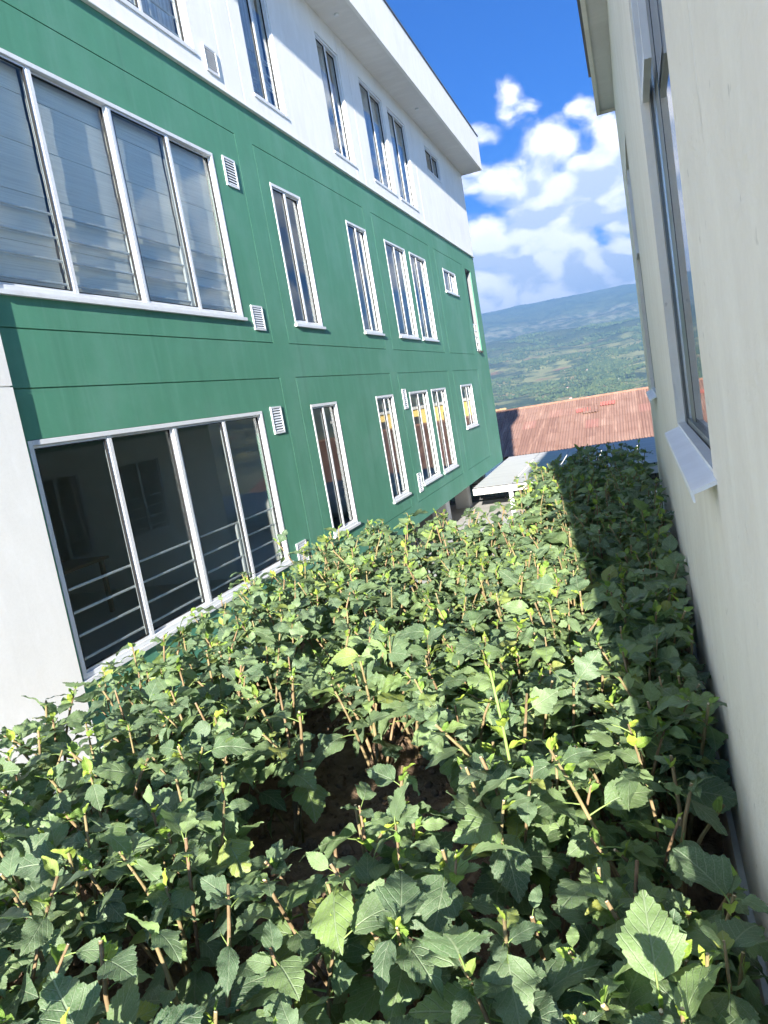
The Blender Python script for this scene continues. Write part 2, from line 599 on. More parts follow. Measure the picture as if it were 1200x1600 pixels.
azs = sorted(set([round(v, 4) for v in np.concatenate([np.linspace(-180, -30, 46), np.linspace(-30, -14, 24), np.linspace(-14, 6, 130), np.linspace(6, 40, 40), np.linspace(40, 180, 44)])]))[:-1]
rs = [0.5, 8, 20, 28, 34, 40, 48, 60, 90, 140, 220, 340, 500, 700, 1000, 1400, 1800, 2200] + list(np.linspace(2500, 13200, 190)) + [13800, 14400]
mb = MB()
na = len(azs)
for r in rs:
    for a in azs:
        aa = R(a)
        mb.v.append((r * math.sin(aa), r * math.cos(aa), terrain_z(r, aa)))
for i in range(len(rs) - 1):
    for j in range(na):
        j2 = (j + 1) % na
        mb.f.append((i * na + j, (i + 1) * na + j, (i + 1) * na + j2, i * na + j2))
mb.f.append(tuple(range(na)))
terrain = mb.build('hills', M['hills'], smooth=True)
tag(terrain, 'wooded valley side and blue mountains beyond the roofs', 'hills', kind='structure')

# far trees that read as one wooded mass
OCT = [(1, 0, 0), (0.3, 0.95, 0), (-0.8, 0.59, 0), (-0.8, -0.59, 0), (0.3, -0.95, 0), (0, 0, 1.0), (0.1, 0, -0.6)]
OF = [(0, 1, 5), (1, 2, 5), (2, 3, 5), (3, 4, 5), (4, 0, 5), (1, 0, 6), (2, 1, 6), (3, 2, 6), (4, 3, 6), (0, 4, 6)]
mb = MB()
cnt = 0
while cnt < 17000:
    r = random.uniform(2500, 7000)
    a = R(random.uniform(-15, 8))
    x, y = r * math.sin(a), r * math.cos(a)
    cl = 1.3 * mnoise.noise(Vector((x / 330, y / 330, 5))) + 0.6 * mnoise.noise(Vector((x / 90, y / 90, 9)))
    if cl < random.uniform(-0.1, 0.55):
        continue
    s = random.uniform(3.5, 8.0) * (1 + (r - 2500) / 9000)
    z = terrain_z(r, a) + s * 0.5
    n = len(mb.v)
    tw = random.uniform(0, 6.3)
    ct, sn = math.cos(tw), math.sin(tw)
    hh = random.uniform(0.8, 1.5)
    for (px, py, pz) in OCT:
        j = random.uniform(0.75, 1.2)
        mb.v.append((x + s * j * (px * ct - py * sn), y + s * j * (px * sn + py * ct), z + s * hh * pz))
    mb.f += [tuple(n + i for i in q) for q in OF]
    cnt += 1
tag(mb.build('distant_woodland', M['woods']), 'dense woodland covering the far valley side', 'woodland', kind='stuff')

# little farmhouses on the far slope
for k in range(12):
    r = random.uniform(3000, 4600)
    a = R(random.uniform(-10, 1.2))
    x, y = r * math.sin(a), r * math.cos(a)
    z = terrain_z(r, a)
    t_ = thing('farmhouse', 'tiny pale farmhouse among trees on the far valley side', 'house', (x, y, z), 'farmhouses on the far slope')
    l_, d_, h_ = random.uniform(7, 12), random.uniform(6, 8), random.uniform(3, 5)
    MB().box(x - l_ / 2, x + l_ / 2, y - d_ / 2, y + d_ / 2, z - 6, z + h_).build('wall', M['housewall'], t_)
    rb = MB()
    zz = z + h_ + 0.02
    e = 0.7
    A = [(x - l_ / 2 - e, y - d_ / 2 - e, zz), (x + l_ / 2 + e, y - d_ / 2 - e, zz), (x + l_ / 2 + e, y + d_ / 2 + e, zz), (x - l_ / 2 - e, y + d_ / 2 + e, zz), (x - l_ / 2, y, zz + 2.6), (x + l_ / 2, y, zz + 2.6)]
    rb.v = A
    rb.f = [(0, 1, 5, 4), (2, 3, 4, 5), (3, 0, 4), (1, 2, 5), (3, 2, 1, 0)]
    rb.build('roof', M['houseroof'] if k % 3 else M['housewall'], t_)

# air between here and the mountains
hz = MB().box(-15000, 15000, -15000, 15000, -420, 1190)
m = bpy.data.materials.new('haze_air')
m.use_nodes = True
t = NT(m.node_tree)
pv = t.n('ShaderNodeVolumePrincipled')
pv.inputs['Color'].default_value = (0.22, 0.50, 1.0, 1)
pv.inputs['Density'].default_value = 1.25e-4
pv.inputs['Anisotropy'].default_value = 0.35
o = t.n('ShaderNodeOutputMaterial')
t.t.links.new(pv.outputs[0], o.inputs['Volume'])
haze = hz.build('haze', m)
tag(haze, 'pale blue haze lying over the whole valley', 'haze', kind='stuff')

# ------------------------------------------------------------------ paved courts around the buildings
mb = MB().box(-14.5, 12, -14, 21.9, -3.9, -3.28)
tag(mb.build('courtyard_paving', M['concrete']), 'pale concrete paving of the lower court', 'paving', kind='structure')


# ------------------------------------------------------------------ facade builder
def pierced(mb, P, a0, a1, b0, b1, holes, c0, depth, rim=0.0, mi=0):
    """wall face on plane c0 with rectangular holes, hole reveals, outer edges"""
    As = sorted(set([a0, a1] + [h[i] for h in holes for i in (0, 1)]))
    Bs = sorted(set([b0, b1] + [h[i] for h in holes for i in (2, 3)]))
    for i in range(len(As) - 1):
        for j in range(len(Bs) - 1):
            am, bm = (As[i] + As[i + 1]) / 2, (Bs[j] + Bs[j + 1]) / 2
            if any(h[0] < am < h[1] and h[2] < bm < h[3] for h in holes):
                continue
            if not (a0 < am < a1 and b0 < bm < b1):
                continue
            mb.quad(P(As[i], Bs[j], c0), P(As[i + 1], Bs[j], c0), P(As[i + 1], Bs[j + 1], c0), P(As[i], Bs[j + 1], c0), mi)
    for (x0, x1, y0, y1) in list(holes) + [(a0, a1, b0, b1)]:
        for (pa, pb) in (((x0, y0), (x1, y0)), ((x1, y0), (x1, y1)), ((x1, y1), (x0, y1)), ((x0, y1), (x0, y0))):
            mb.quad(P(*pa, c0), P(*pb, c0), P(*pb, c0 - depth), P(*pa, c0 - depth), mi)


def pbox(mb, P, a0, a1, b0, b1, c0, c1, mi=0):
    x0, y0, z0 = P(a0, b0, c0)
    x1, y1, z1 = P(a1, b1, c1)
    mb.box(min(x0, x1), max(x0, x1), min(y0, y1), max(y0, y1), min(z0, z1), max(z0, z1), mi)


def window(parent, P, a0, a1, b0, b1, mull, rails=None, style='grid', label=None, sash=True, sill=0.05, prot=0.006):
    """framed window: casing, sill, mullions, panes, safety rails inside"""
    g = 0.004
    a0 += g
    a1 -= g
    b0 += g
    b1 -= g
    fw, dp = 0.040, 0.085
    mb = MB()
    pbox(mb, P, a0, a0 + fw, b0, b1, -dp, prot)
    pbox(mb, P, a1 - fw, a1, b0, b1, -dp, prot)
    pbox(mb, P, a0 + fw, a1 - fw, b1 - fw, b1, -dp, prot)
    pbox(mb, P, a0 + fw, a1 - fw, b0, b0 + fw, -dp, prot)
    wdw = bevel(mb.build('window', M['alu'], parent), 0.003, 1)
    if label:
        wdw['label'] = label
    mb = MB()
    pbox(mb, P, a0 - 0.03, a1 + 0.03, b0 - sill + 0.012, b0 - 0.002, -0.02, prot + 0.03)
    mb.build('sill', M['alu'], wdw)
    edges = [a0 + fw] + list(mull) + [a1 - fw]
    for i, mx_ in enumerate(mull):
        mb = MB()
        pbox(mb, P, mx_ - 0.026, mx_ + 0.026, b0 + fw + 0.002, b1 - fw - 0.002, -0.065, -0.008)
        bevel(mb.build('mullion', M['alu'], wdw), 0.003, 1)
    for i in range(len(edges) - 1):
        e0 = edges[i] + (0.026 if i else 0.0)
        e1 = edges[i + 1] - (0.026 if i < len(edges) - 2 else 0.0)
        s = 0.022
        cc = -0.026 - 0.026 * (i % 2)
        mb = MB()
        z0, z1 = b0 + fw, b1 - fw
        for q in ((e0 + .002, e0 + s, z0 + .002, z1 - .002), (e1 - s, e1 - .002, z0 + .002, z1 - .002), (e0 + s, e1 - s, z0 + .002, z0 + s), (e0 + s, e1 - s, z1 - s, z1 - .002)):
            pbox(mb, P, *q, cc - 0.012, cc + 0.012)
        mb.build('sash', M['alu'], wdw)
        mb = MB()
        for q in ((e0 + s, e0 + s + .007, z0 + s, z1 - s), (e1 - s - .007, e1 - s, z0 + s, z1 - s), (e0 + s, e1 - s, z0 + s, z0 + s + .007), (e0 + s, e1 - s, z1 - s - .007, z1 - s)):
            pbox(mb, P, *q, cc - 0.006, cc + 0.014)
        mb.build('gasket', M['black'], wdw)
        mb = MB()
        pbox(mb, P, e0 + s + .001, e1 - s - .001, z0 + s + .001, z1 - s - .001, cc - 0.003, cc + 0.002)
        mb.build('pane', M['glass'], wdw)
    if rails:
        for zr in rails:
            mb = MB()
            mb.tube([P(a0 + fw, zr, -0.072), P(a1 - fw, zr, -0.072)], [0.012, 0.012], 8)
            mb.build('rail', M['rail'], wdw, smooth=False)
        top = max(rails)
        nsp = max(1, round((a1 - a0) / 1.0))
        for k in range(nsp + 1):
            ax = a0 + fw + 0.03 + (a1 - a0 - 2 * fw - 0.06) * k / nsp
            mb = MB()
            pbox(mb, P, ax - 0.016, ax + 0.016, b0 + fw, top, -0.085, -0.06)
            mb.build('rail_post', M['rail'], wdw)
        if style == 'zigzag':  # diagonal bars stand in for the slanting grille shadows on the curtains
            lo = min(rails)
            n = 4
            for k in range(n):
                z0 = b0 + 0.08 + (top - b0 - 0.1) * k / n
                z1 = b0 + 0.08 + (top - b0 - 0.1) * (k + 1) / n
                aa, ab = (a0 + fw + .03, a1 - fw - .03) if k % 2 else (a1 - fw - .03, a0 + fw + .03)
                MB().tube([P(aa, z0, -0.072), P(ab, z1, -0.072)], [0.011, 0.011], 6).build('shadow_bar', M['rail'], wdw)
    return wdw


def vent(parent, P, a0, a1, b0, b1):
    mb = MB()
    fw = 0.022
    pbox(mb, P, a0, a0 + fw, b0, b1, -0.01, 0.016)
    pbox(mb, P, a1 - fw, a1, b0, b1, -0.01, 0.016)
    pbox(mb, P, a0 + fw, a1 - fw, b0, b0 + fw, -0.01, 0.016)
    pbox(mb, P, a0 + fw, a1 - fw, b1 - fw, b1, -0.01, 0.016)
    v = mb.build('vent', M['alu'], parent)
    mb = MB()
    pbox(mb, P, a0 + fw, a1 - fw, b0 + fw, b1 - fw, 0.001, 0.004)
    mb.build('vent_back', M['slot'], v)
    n = 9
    for k in range(n):
        z = b0 + fw + (b1 - b0 - 2 * fw) * (k + 0.25) / n
        mb = MB()
        x0 = P(a0 + fw, z, 0.013)
        mb.quad(P(a0 + fw, z, 0.014), P(a1 - fw, z, 0.014), P(a1 - fw, z + 0.021, 0.004), P(a0 + fw, z + 0.021, 0.004))
        mb.quad(P(a0 + fw, z, 0.014), P(a1 - fw, z, 0.014), P(a1 - fw, z - 0.003, 0.014), P(a0 + fw, z - 0.003, 0.014))
        mb.build('slat', M['alu'], v)


# ------------------------------------------------------------------ green and white building
D = 4.28
PL = lambda a, b, c: (-D + c, a, b)
GB = thing('green_building', 'long green and white building with rows of narrow windows', 'building', (-8, 12, -3.3))
YE = 24.0
COLS = [(9.69, 10.68, [0.46]), (12.53, 13.55, [0.48]), (14.62, 16.04, [0.66]), (16.37, 17.73, [0.55])]
FL = [-1.69, 1.31, 4.31]
panels_y = [(2.0, 8.90), (9.37, 13.57), (14.03, 18.25), (18.80, 22.05)]
holes_of = {}
openings = {}
for fi, zb in enumerate(FL):
    hs_ = [(4.46, 8.23, zb, zb + 1.89)]
    for (a, b, mm) in COLS:
        hs_.append((a, b, zb, zb + 1.89))
    if fi == 0:
        hs_.append((19.42, 20.88, -0.93, 0.21))
    else:
        hs_.append((19.45, 20.90, zb + 1.31, zb + 1.90))
    openings[fi] = hs_

# structural frame with recessed joints round each infill panel
pan_rects = [(a, b, -1.97, 0.59) for a, b in panels_y] + [(a, b, 1.03, 3.60) for a, b in panels_y]
slot = (22.40, 23.22, 1.12, 3.54)
mb = MB()
pierced(mb, PL, 2.0, YE, -2.35, 4.05, [(max(r[0], 2.0001), r[1], r[2], r[3]) for r in pan_rects] + [slot], 0.0, 0.14)
mb.build('wall', M['green'], GB)
for (a0, a1, b0, b1) in pan_rects:
    fi = 0 if b0 < 0 else 1
    g = 0.011
    hs_ = [h for h in openings[fi] if a0 < h[0] < a1]
    mb = MB()
    q = (a0 + g, a1 - g, b0 + g, b1 - g)
    pierced(mb, PL, *q, hs_, 0.0, 0.0001)
    for h in hs_:
        pierced_h = h
        for (pa, pb) in (((h[0], h[2]), (h[1], h[2])), ((h[1], h[2]), (h[1], h[3])), ((h[1], h[3]), (h[0], h[3])), ((h[0], h[3]), (h[0], h[2]))):
            mb.quad(PL(*pa, 0), PL(*pb, 0), PL(*pb, -0.14), PL(*pa, -0.14))
    # joint: sides and bottom
    for (pa, pb, oa, ob) in (((q[0], q[2]), (q[1], q[2]), (a0, b0), (a1, b0)), ((q[1], q[2]), (q[1], q[3]), (a1, b0), (a1, b1)), ((q[1], q[3]), (q[0], q[3]), (a1, b1), (a0, b1)), ((q[0], q[3]), (q[0], q[2]), (a0, b1), (a0, b0))):
        mb.quad(PL(*pa, 0), PL(*pb, 0), PL(*pb, -0.014), PL(*pa, -0.014))
        mb.quad(PL(*pa, -0.014), PL(*pb, -0.014), PL(*ob, -0.014), PL(*oa, -0.014))
    mb.build('wall_panel', M['green'], GB)
# white top storey, standing a little proud with a drip edge
white_cuts = [2.0, 8.86, 9.35, 13.57, 14.03, 18.25, YE]
for k in range(len(white_cuts) - 1):
    a0, a1 = white_cuts[k] + (0.006 if k else 0), white_cuts[k + 1] - (0.006 if k < len(white_cuts) - 2 else 0)
    mb = MB()
    pierced(mb, PL, a0, a1, 4.055, 6.56, [h for h in openings[2] if a0 < h[0] < a1], 0.02, 0.16)
    mb.build('upper_wall', M['white'], GB)
mb = MB()
pbox(mb, PL, 2.0, YE + 0.0, 4.06, 6.5, -0.16, 0.006)
# backing strips only behind the joints
mb = MB()
for yc in white_cuts[1:-1]:
    pbox(mb, PL, yc - 0.02, yc + 0.02, 4.06, 6.5, -0.05, 0.004)
mb.build('joint_backing', M['white'], GB)
mb = MB()
pbox(mb, PL, 2.0, YE, 4.035, 4.054, -0.1, 0.045)
bevel(mb.build('drip_edge', M['white'], GB), 0.006, 2)
# body behind the facade
mb = MB()
mb.quad((-14, YE - .002, -2.35), (-D - .001, YE - .002, -2.35), (-D - .001, YE - .002, 4.045), (-14, YE - .002, 4.045))
mb.quad((-14, 2, -2.35), (-14, YE, -2.35), (-14, YE, 6.5), (-14, 2, 6.5))
mb.build('end_wall', M['green'], GB)
mb = MB()
mb.quad((-14, YE, 4.05), (-D - .001, YE, 4.05), (-D - .001, YE, 6.55), (-14, YE, 6.55))
mb.build('end_wall', M['white'], GB)
for k, z in enumerate((-2.35, 0.75, 3.75)):
    mb = MB().box(-13.98, -D - 0.15, 2.0, YE - 0.02, z, z + 0.32)
    mb.build('floor_slab', [M['dark_floor'], M['inside']][0], GB)
for (y0) in (2.02, 9.12, 13.78, 18.5, 21.9):
    mb = MB()
    for z in (-2.03, 1.07, 4.07):
        mb.box(-13.9, -D - 0.2, y0, y0 + 0.12, z, z + 2.6)
    mb.build('partition', M['inside'], GB)
for z in (-2.03, 1.07, 4.07):
    mb = MB().box(-9.1, -9.0, 2.2, YE - .1, z, z + 2.6)
    mb.build('corridor_wall', M['inside'], GB)
    MB().box(-13.9, -D - 0.15, 2.2, YE - .1, z + 2.602, z + 2.66).build('ceiling', M['inside'], GB)
# lower storey set back on columns
MB().box(-13.5, -6.6, 2.0, YE - 0.5, -3.28, -2.36).build('basement_wall', M['white'], GB)
for y in (9.1, 13.8, 18.6, 21.2, 23.7):
    bevel(MB().box(-5.3, -4.9, y - 0.2, y + 0.2, -3.28, -2.36).build('column', M['white'], GB), 0.01, 1)
MB().box(-13.9, -D - 0.145, 2.0, YE - 0.01, -2.42, -2.352).build('underside', M['soffit'], GB)
# roof: soffit, deep fascia, dark capping
MB().box(-14.5, -3.70, -6.0, 24.16, 6.562, 6.64).build('soffit', M['soffit'], GB)
MB().box(-3.70, -3.64, -6.0, 24.20, 6.54, 7.52).build('fascia', M['white'], GB)
MB().box(-14.5, -3.702, 24.16, 24.20, 6.54, 7.52).build('fascia', M['white'], GB)
MB().box(-14.6, -3.62, -6.05, 24.23, 7.523, 7.56).build('roof_capping', M['gutter'], GB)
for y in (13.0, 8.5, 18.0):
    MB().tube([(-3.98, y, 6.57), (-3.98, y, 6.53)], [0.05, 0.045], 12).build('soffit_lamp', M['alu'], GB)

# windows
ZZ = {0: 'rails', 1: 'rails', 2: 'zigzag'}
for fi, zb in enumerate(FL):
    rl = [zb + 0.13, zb + 0.32, zb + 0.51, zb + 0.70]
    window(GB, PL, 4.46, 8.23, zb, zb + 1.89, [5.39, 6.37, 7.32], rl)
    for ci, (a, b, mm) in enumerate(COLS):
        window(GB, PL, a, b, zb, zb + 1.89, [a + mm[0]], rl[1:] if fi == 2 else None, 'zigzag')
    h = openings[fi][-1]
    window(GB, PL, *h, [(h[0] + h[1]) / 2])
    PV = (lambda a, b, c: (-D + 0.022 + c, a, b)) if fi == 2 else PL
    vent(GB, PV, 8.45, 8.74, zb + 1.58, zb + 1.92)
    vent(GB, PV, 8.45, 8.74, zb - 0.13, zb + 0.17)
    if fi == 0:
        vent(GB, PL, 14.14, 14.38, -0.12, 0.27)
        vent(GB, PL, 14.24, 14.48, -1.80, -1.42)
# tall slot at the end: pale reveal and balustrade
mb = MB()
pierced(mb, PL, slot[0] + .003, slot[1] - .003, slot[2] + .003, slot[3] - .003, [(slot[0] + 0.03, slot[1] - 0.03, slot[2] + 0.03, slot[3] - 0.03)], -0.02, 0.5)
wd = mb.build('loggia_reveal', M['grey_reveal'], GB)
for k in range(5):
    z = slot[2] + 0.1 + 0.18 * k
    MB().tube([PL(slot[0] + .03, z, -0.06), PL(slot[1] - .03, z, -0.06)], [0.016] * 2, 6).build('rail', M['rail'], wd)
for k in range(3):
    a = slot[0] + 0.06 + 0.35 * k
    MB().tube([PL(a, slot[2] + .03, -0.06), PL(a, slot[2] + .84, -0.06)], [0.014] * 2, 6).build('rail_post', M['rail'], wd)
for k in range(2):
    MB().box(-D + 0.0, -D + 0.07, 22.62 + 0.3 * k, 22.74 + 0.3 * k, 1.09, 1.15).build('bracket', M['black'], wd)
# blinds and curtains behind the panes
for k, (a0, a1) in enumerate(((4.47, 5.37), (5.41, 6.35), (6.39, 7.30), (7.34, 8.19))):
    for q in range(9):
        z1 = 3.16 - 0.202 * q
        mb = MB().box(-D - 0.112 - 0.004 * (q % 2), -D - 0.108 - 0.004 * (q % 2), a0, a1, z1 - 0.20, z1)
        mb.build('blind_panel', M['blind'], GB)
mb = MB()
n = 90
for i in range(n):
    ya, yb = 4.45 + 3.75 * i / n, 4.45 + 3.75 * (i + 1) / n
    xa, xb = (-D - 0.16 + 0.02 * math.sin(v * 21) for v in (ya, yb))
    mb.quad((xa, ya, 4.35), (xb, yb, 4.35), (xb, yb, 6.18), (xa, ya, 6.18))
mb.build('curtain', M['curtain'], GB)
for ci, (a, b, mm) in enumerate(COLS):
    mb = MB()
    n = 24
    for i in range(n):
        ya, yb = a + 0.05 + (b - a - .1) * i / n, a + .05 + (b - a - .1) * (i + 1) / n
        xa, xb = (-D - 0.14 + 0.015 * math.sin(v * 24 + ci) for v in (ya, yb))
        mb.quad((xa, ya, 4.33), (xb, yb, 4.33), (xb, yb, 6.18), (xa, ya, 6.18))
    mb.build('curtain', M['curtain'], GB)
# things in the ground floor room
bd = MB().box(-8.98, -8.93, 5.3, 7.2, -1.75, -0.55).build('wall_board', M['blue_board'])
tag(bd, 'dark blue board leaning inside the ground floor room behind the wide window', 'board')
tb = thing('desk', 'plain wooden desk inside the ground floor room behind the wide window', 'desk', (-7.3, 7.2, -2.03))
MB().box(-7.9, -6.7, 6.5, 7.9, -1.33, -1.29).build('desk_top', M['wood'], tb)
for sx in (-7.85, -6.8):
    for sy in (6.55, 7.8):
        MB().box(sx, sx + .05, sy, sy + .05, -2.03, -1.33).build('leg', M['wood'], tb)

# white projecting stair tower
ST = thing('stair_tower', 'plain white projecting tower at the near end of the green building', 'tower', (-6, 0, -3.3))
xs = -D + 0.03
YT = 4.415
zg = 0.60
MB().box(-9, xs, -6, YT, -3.28, zg - 0.006).build('lower_wall', M['white'], ST)
MB().box(-9, xs, -6, YT, zg + 0.006, 6.555).build('upper_wall', M['white'], ST)
MB().box(-8.98, xs - 0.012, -5.98, YT - 0.012, zg - 0.02, zg + 0.02).build('joint', M['white'], ST)

# ------------------------------------------------------------------ cream block beside the camera
XR = 0.12
PR = lambda a, b, c: (XR - c, a, b)
CB = thing('cream_block', 'cream rendered low block with deep window reveals beside the hedge', 'building', (1.5, 2, -3.3))
ops = [(1.55, 2.80, -0.24, 1.45), (5.35, 6.75, -0.24, 1.45)]
mb = MB()
pierced(mb, PR, 0.45, 8.28, -3.28, 2.52, ops, 0.0, 0.20)
mb.quad((XR, 8.28, -3.28), (0.595, 8.28, -3.28), (0.595, 8.28, 2.52), (XR, 8.28, 2.52))
mb.build('wall', M['cream'], CB)
mb = MB()
mb.quad((XR, 0.45, -3.28), (6, 0.45, -3.28), (6, 0.45, 2.52), (XR, 0.45, 2.52))  # unseen near end, placed here so the sun reaches the hedge
mb.build('end_wall', M['cream'], CB)
mb = MB()
pierced(mb, PR, 0.46, 8.27, -3.2, 2.5, ops, -0.2, 0.01)
mb.build('inner_wall', M['inside'], CB)
MB().box(0.34, 0.595, 0.5, 8.2, -3.2, -1.3).build('floor_slab', M['dark_floor'], CB)
MB().box(2.9, 3.0, 0.5, 8.2, -3.2, 2.5).build('inner_wall', M['inside'], CB)
for (a0, a1, b0, b1) in ops:
    # stepped sliding frame in the reveal: dark tracks with a bright bead between
    mb = MB()
    for (q, c0, c1) in (((a0, a0 + .03, b0, b1), -.06, -.030), ((a1 - .08, a1, b0, b1), -.06, -.027), ((a1 - .30, a1 - .121, b0 + .03, b1 - .035), -.06, -.0405), ((a0 + .03, a1 - .08, b1 - .035, b1), -.06, -.03), ((a0 + .03, a1 - .08, b0, b0 + .03), -.06, -.03)):
        pbox(mb, PR, *q, c0, c1)
    wf = mb.build('window', M['alu_dark'], CB)
    mb = MB()
    pbox(mb, PR, a1 - .12, a1 - .081, b0 + .031, b1 - .036, -.058, -.036)
    mb.build('glazing_bead', M['steel'], wf)
    mb = MB()
    pbox(mb, PR, a0 + .031, a1 - .301, b0 + .031, b1 - .036, -.047, -.042)
    mb.build('pane', M['glass'], wf)
    # pale inner track and outer sill of bent sheet
    mb = MB()
    pbox(mb, PR, a0 + .003, a1 - .003, b0 + .001, b0 + .012, -.0265, -.002)
    mb.build('track', M['alu'], wf)
    mb = MB()
    prof = [(-0.002, b0 + .004), (0.045, b0 - .012), (0.047, b0 - .017), (0.044, b0 - .034), (0.040, b0 - .034), (0.041, b0 - .019), (-0.002, b0 - .004)]
    for k in range(len(prof)):
        c0_, z0_ = prof[k]
        c1_, z1_ = prof[(k + 1) % len(prof)]
        mb.quad(PR(a0 - .06, z0_, c0_), PR(a1 - .05, z0_, c0_), PR(a1 - .05, z1_, c1_), PR(a0 - .06, z1_, c1_))
    for aa in (a0 - .06, a1 - .05):
        i0 = len(mb.v)
        mb.v += [PR(aa, z_, c_) for c_, z_ in prof]
        mb.f.append(tuple(range(i0, i0 + len(prof))))
        mb.mi.append(0)
    mb.build('sill', M['alu'], wf)
    # tilted top sash
    mb = MB()
    zt = 0.82
    for q in ((a1 - .40, a1 - .37, zt, b1 - .01), (a1 - .05, a1 - .02, zt, b1 - .01), (a1 - .37, a1 - .05, zt, zt + .03), (a1 - .37, a1 - .05, b1 - .04, b1 - .01)):
        pbox(mb, PR, *q, -.0265, -.006)
    sh = mb.build('top_sash', M['alu'], wf)
# roof of the block
MB().box(-0.02, 6.0, 0.42, 8.42, 2.523, 2.60).build('soffit', M['soffit'], CB)
MB().box(-0.055, -0.021, 0.42, 8.42, 2.50, 2.82).build('fascia', M['cream'], CB)
MB().box(-0.055, 6.0, 8.421, 8.455, 2.50, 2.82).build('fascia', M['cream'], CB)
MB().box(-0.085, 6.0, 0.40, 8.30, 2.822, 2.86).build('roof_edge', M['gutter'], CB)
# pale plinth strip along the planter
MB().box(0.103, XR - .001, 0.46, 8.2, -1.72, -1.33).build('plinth', M['cream'], CB)

# ------------------------------------------------------------------ twin building behind the block, cut low and short to keep the red roof sunlit
XT = 0.6
PT = lambda a, b, c: (XT - c, a, b)
TB = thing('twin_building', 'long low white and green building standing beyond the cream block', 'building', (5, 8, -3.3))
ot = []
for zb in (-1.69, 0.65):
    ot += [(9.4, 10.6, zb, zb + 1.5), (11.6, 13.0, zb, zb + 1.5)]
mb = MB()
pierced(mb, PT, 8.32, 15.0, -3.28, 0.2, [h for h in ot if h[2] < 0], 0.0, 0.2)
mb.build('lower_wall', M['cream'], TB)
mb = MB()
pierced(mb, PT, 8.32, 15.0, 0.204, 2.50, [h for h in ot if h[2] > 0], 0.0, 0.2)
mb.build('middle_wall', M['green'], TB)
for h in ot:
    window(TB, PT, *h, [(h[0] + h[1]) / 2], [h[2] + .15, h[2] + .35, h[2] + .55, h[2] + .75])
mb = MB()
mb.quad((XT, 14.998, -3.28), (12, 14.998, -3.28), (12, 14.998, 2.5), (XT, 14.998, 2.5))
mb.quad((XT, 8.319, -3.28), (12, 8.319, -3.28), (12, 8.319, 2.5), (XT, 8.319, 2.5))
mb.quad((12, 8.32, -3.28), (12, 15, -3.28), (12, 15, 2.5), (12, 8.32, 2.5))
mb.build('outer_wall', M['white'], TB)
MB().box(4.5, 4.6, 8.5, 14.9, -3.2, 2.5).build('corridor_wall', M['inside'], TB)
for z in (-2.2, 0.1):
    MB().box(XT + .21, 11.9, 8.6, 14.9, z, z + .25).build('floor_slab', M['dark_floor'], TB)
MB().box(0.3, 12.3, 8.47, 15.2, 2.504, 2.68).build('roof', M['soffit'], TB)
# ------------------------------------------------------------------ grey awning over the lower terrace
AW = thing('terrace_awning', 'flat grey metal sheet awning between the two buildings', 'awning', (-2, 22, -3.3))
zf, zn = -2.36, -2.46
sh_w = 1.02
k = 0
x = -4.24
while x < 8.5:
    mb = MB()
    nr = 44
    x0, x1 = x + 0.006, x + sh_w - 0.006
    prev = None
    for i in range(nr + 1):
        y = 18.85 + 6.15 * i / nr
        zc = zn + (zf - zn) * i / nr + (0.012 if (i % 2) else 0.0)
        if prev:
            mb.quad((x0, prev[0], prev[1]), (x1, prev[0], prev[1]), (x1, y, zc), (x0, y, zc))
        prev = (y, zc)
    if x > 0.6 - sh_w:
        # sheets beyond the twin building stop at its wall
        mb = MB()
        prev = None
        for i in range(21):
            y = 19.35 + 5.65 * i / 20
            zc = zn + (zf - zn) * (y - 18.85) / 6.15 + (0.012 if (i % 2) else 0.0)
            if prev:
                mb.quad((x0, prev[0], prev[1]), (x1, prev[0], prev[1]), (x1, y, zc), (x0, y, zc))
            prev = (y, zc)
    mb.build('sheet', M['awning'], AW)
    x += sh_w
    k += 1
MB().box(-4.24, 0.55, 18.80, 18.86, -2.64, -2.475).build('front_beam', M['concrete'], AW)
MB().box(-4.24, 8.5, 24.94, 25.0, -2.55, -2.39).build('rear_beam', M['concrete'], AW)
for xx in (-3.3, -1.2, 0.35):
    MB().box(xx - .05, xx + .05, 18.95, 19.05, -3.28, -2.48).build('post', M['alu'], AW)
    MB().box(xx - .05, xx + .05, 24.80, 24.90, -5.9, -2.41).build('post', M['alu'], AW)
TR = thing('terrace_railing', 'black metal railing at the edge of the terrace under the awning', 'railing', (-4, 21.8, -3.28))
MB().box(-6.4, 0.5, 21.72, 21.76, -2.74, -2.70).build('top_rail', M['black_metal'], TR)
MB().box(-6.4, 0.5, 21.72, 21.76, -3.20, -3.17).build('bottom_rail', M['black_metal'], TR)
for i in range(46):
    xx = -6.38 + 0.15 * i
    MB().box(xx, xx + .028, 21.726, 21.754, -3.28 if i % 8 == 0 else -3.17, -2.742).build('baluster', M['black_metal'], TR)

# ------------------------------------------------------------------ red shed roof beyond
SH = thing('red_roof_shed', 'long shed with faded red corrugated roof beyond the awning', 'shed', (-3, 55, -9))
sl = math.atan(0.27)
S0 = Vector((0, 50.0, -4.72))
sw, slen = 0.90, 1.72


def sheet_mesh(name, wob):
    mb = MB()
    nw = 5
    seg = 8 * nw
    rr = random.Random(wob)
    tw = rr.uniform(-0.012, 0.012)
    for i in range(seg):
        q = []
        for j, vv in ((i, 0), (i + 1, 0), (i + 1, 1), (i, 1)):
            xx = (sw + 0.05) * j / seg
            zz = 0.028 * math.cos(2 * math.pi * nw * j / seg) + 0.02 * (1 - vv) + tw * (j / seg - 0.5)
            q.append((xx, vv * (slen + 0.12), zz))
        mb.quad(*q)
    return mb.mesh(name, [M['redroof']], True)


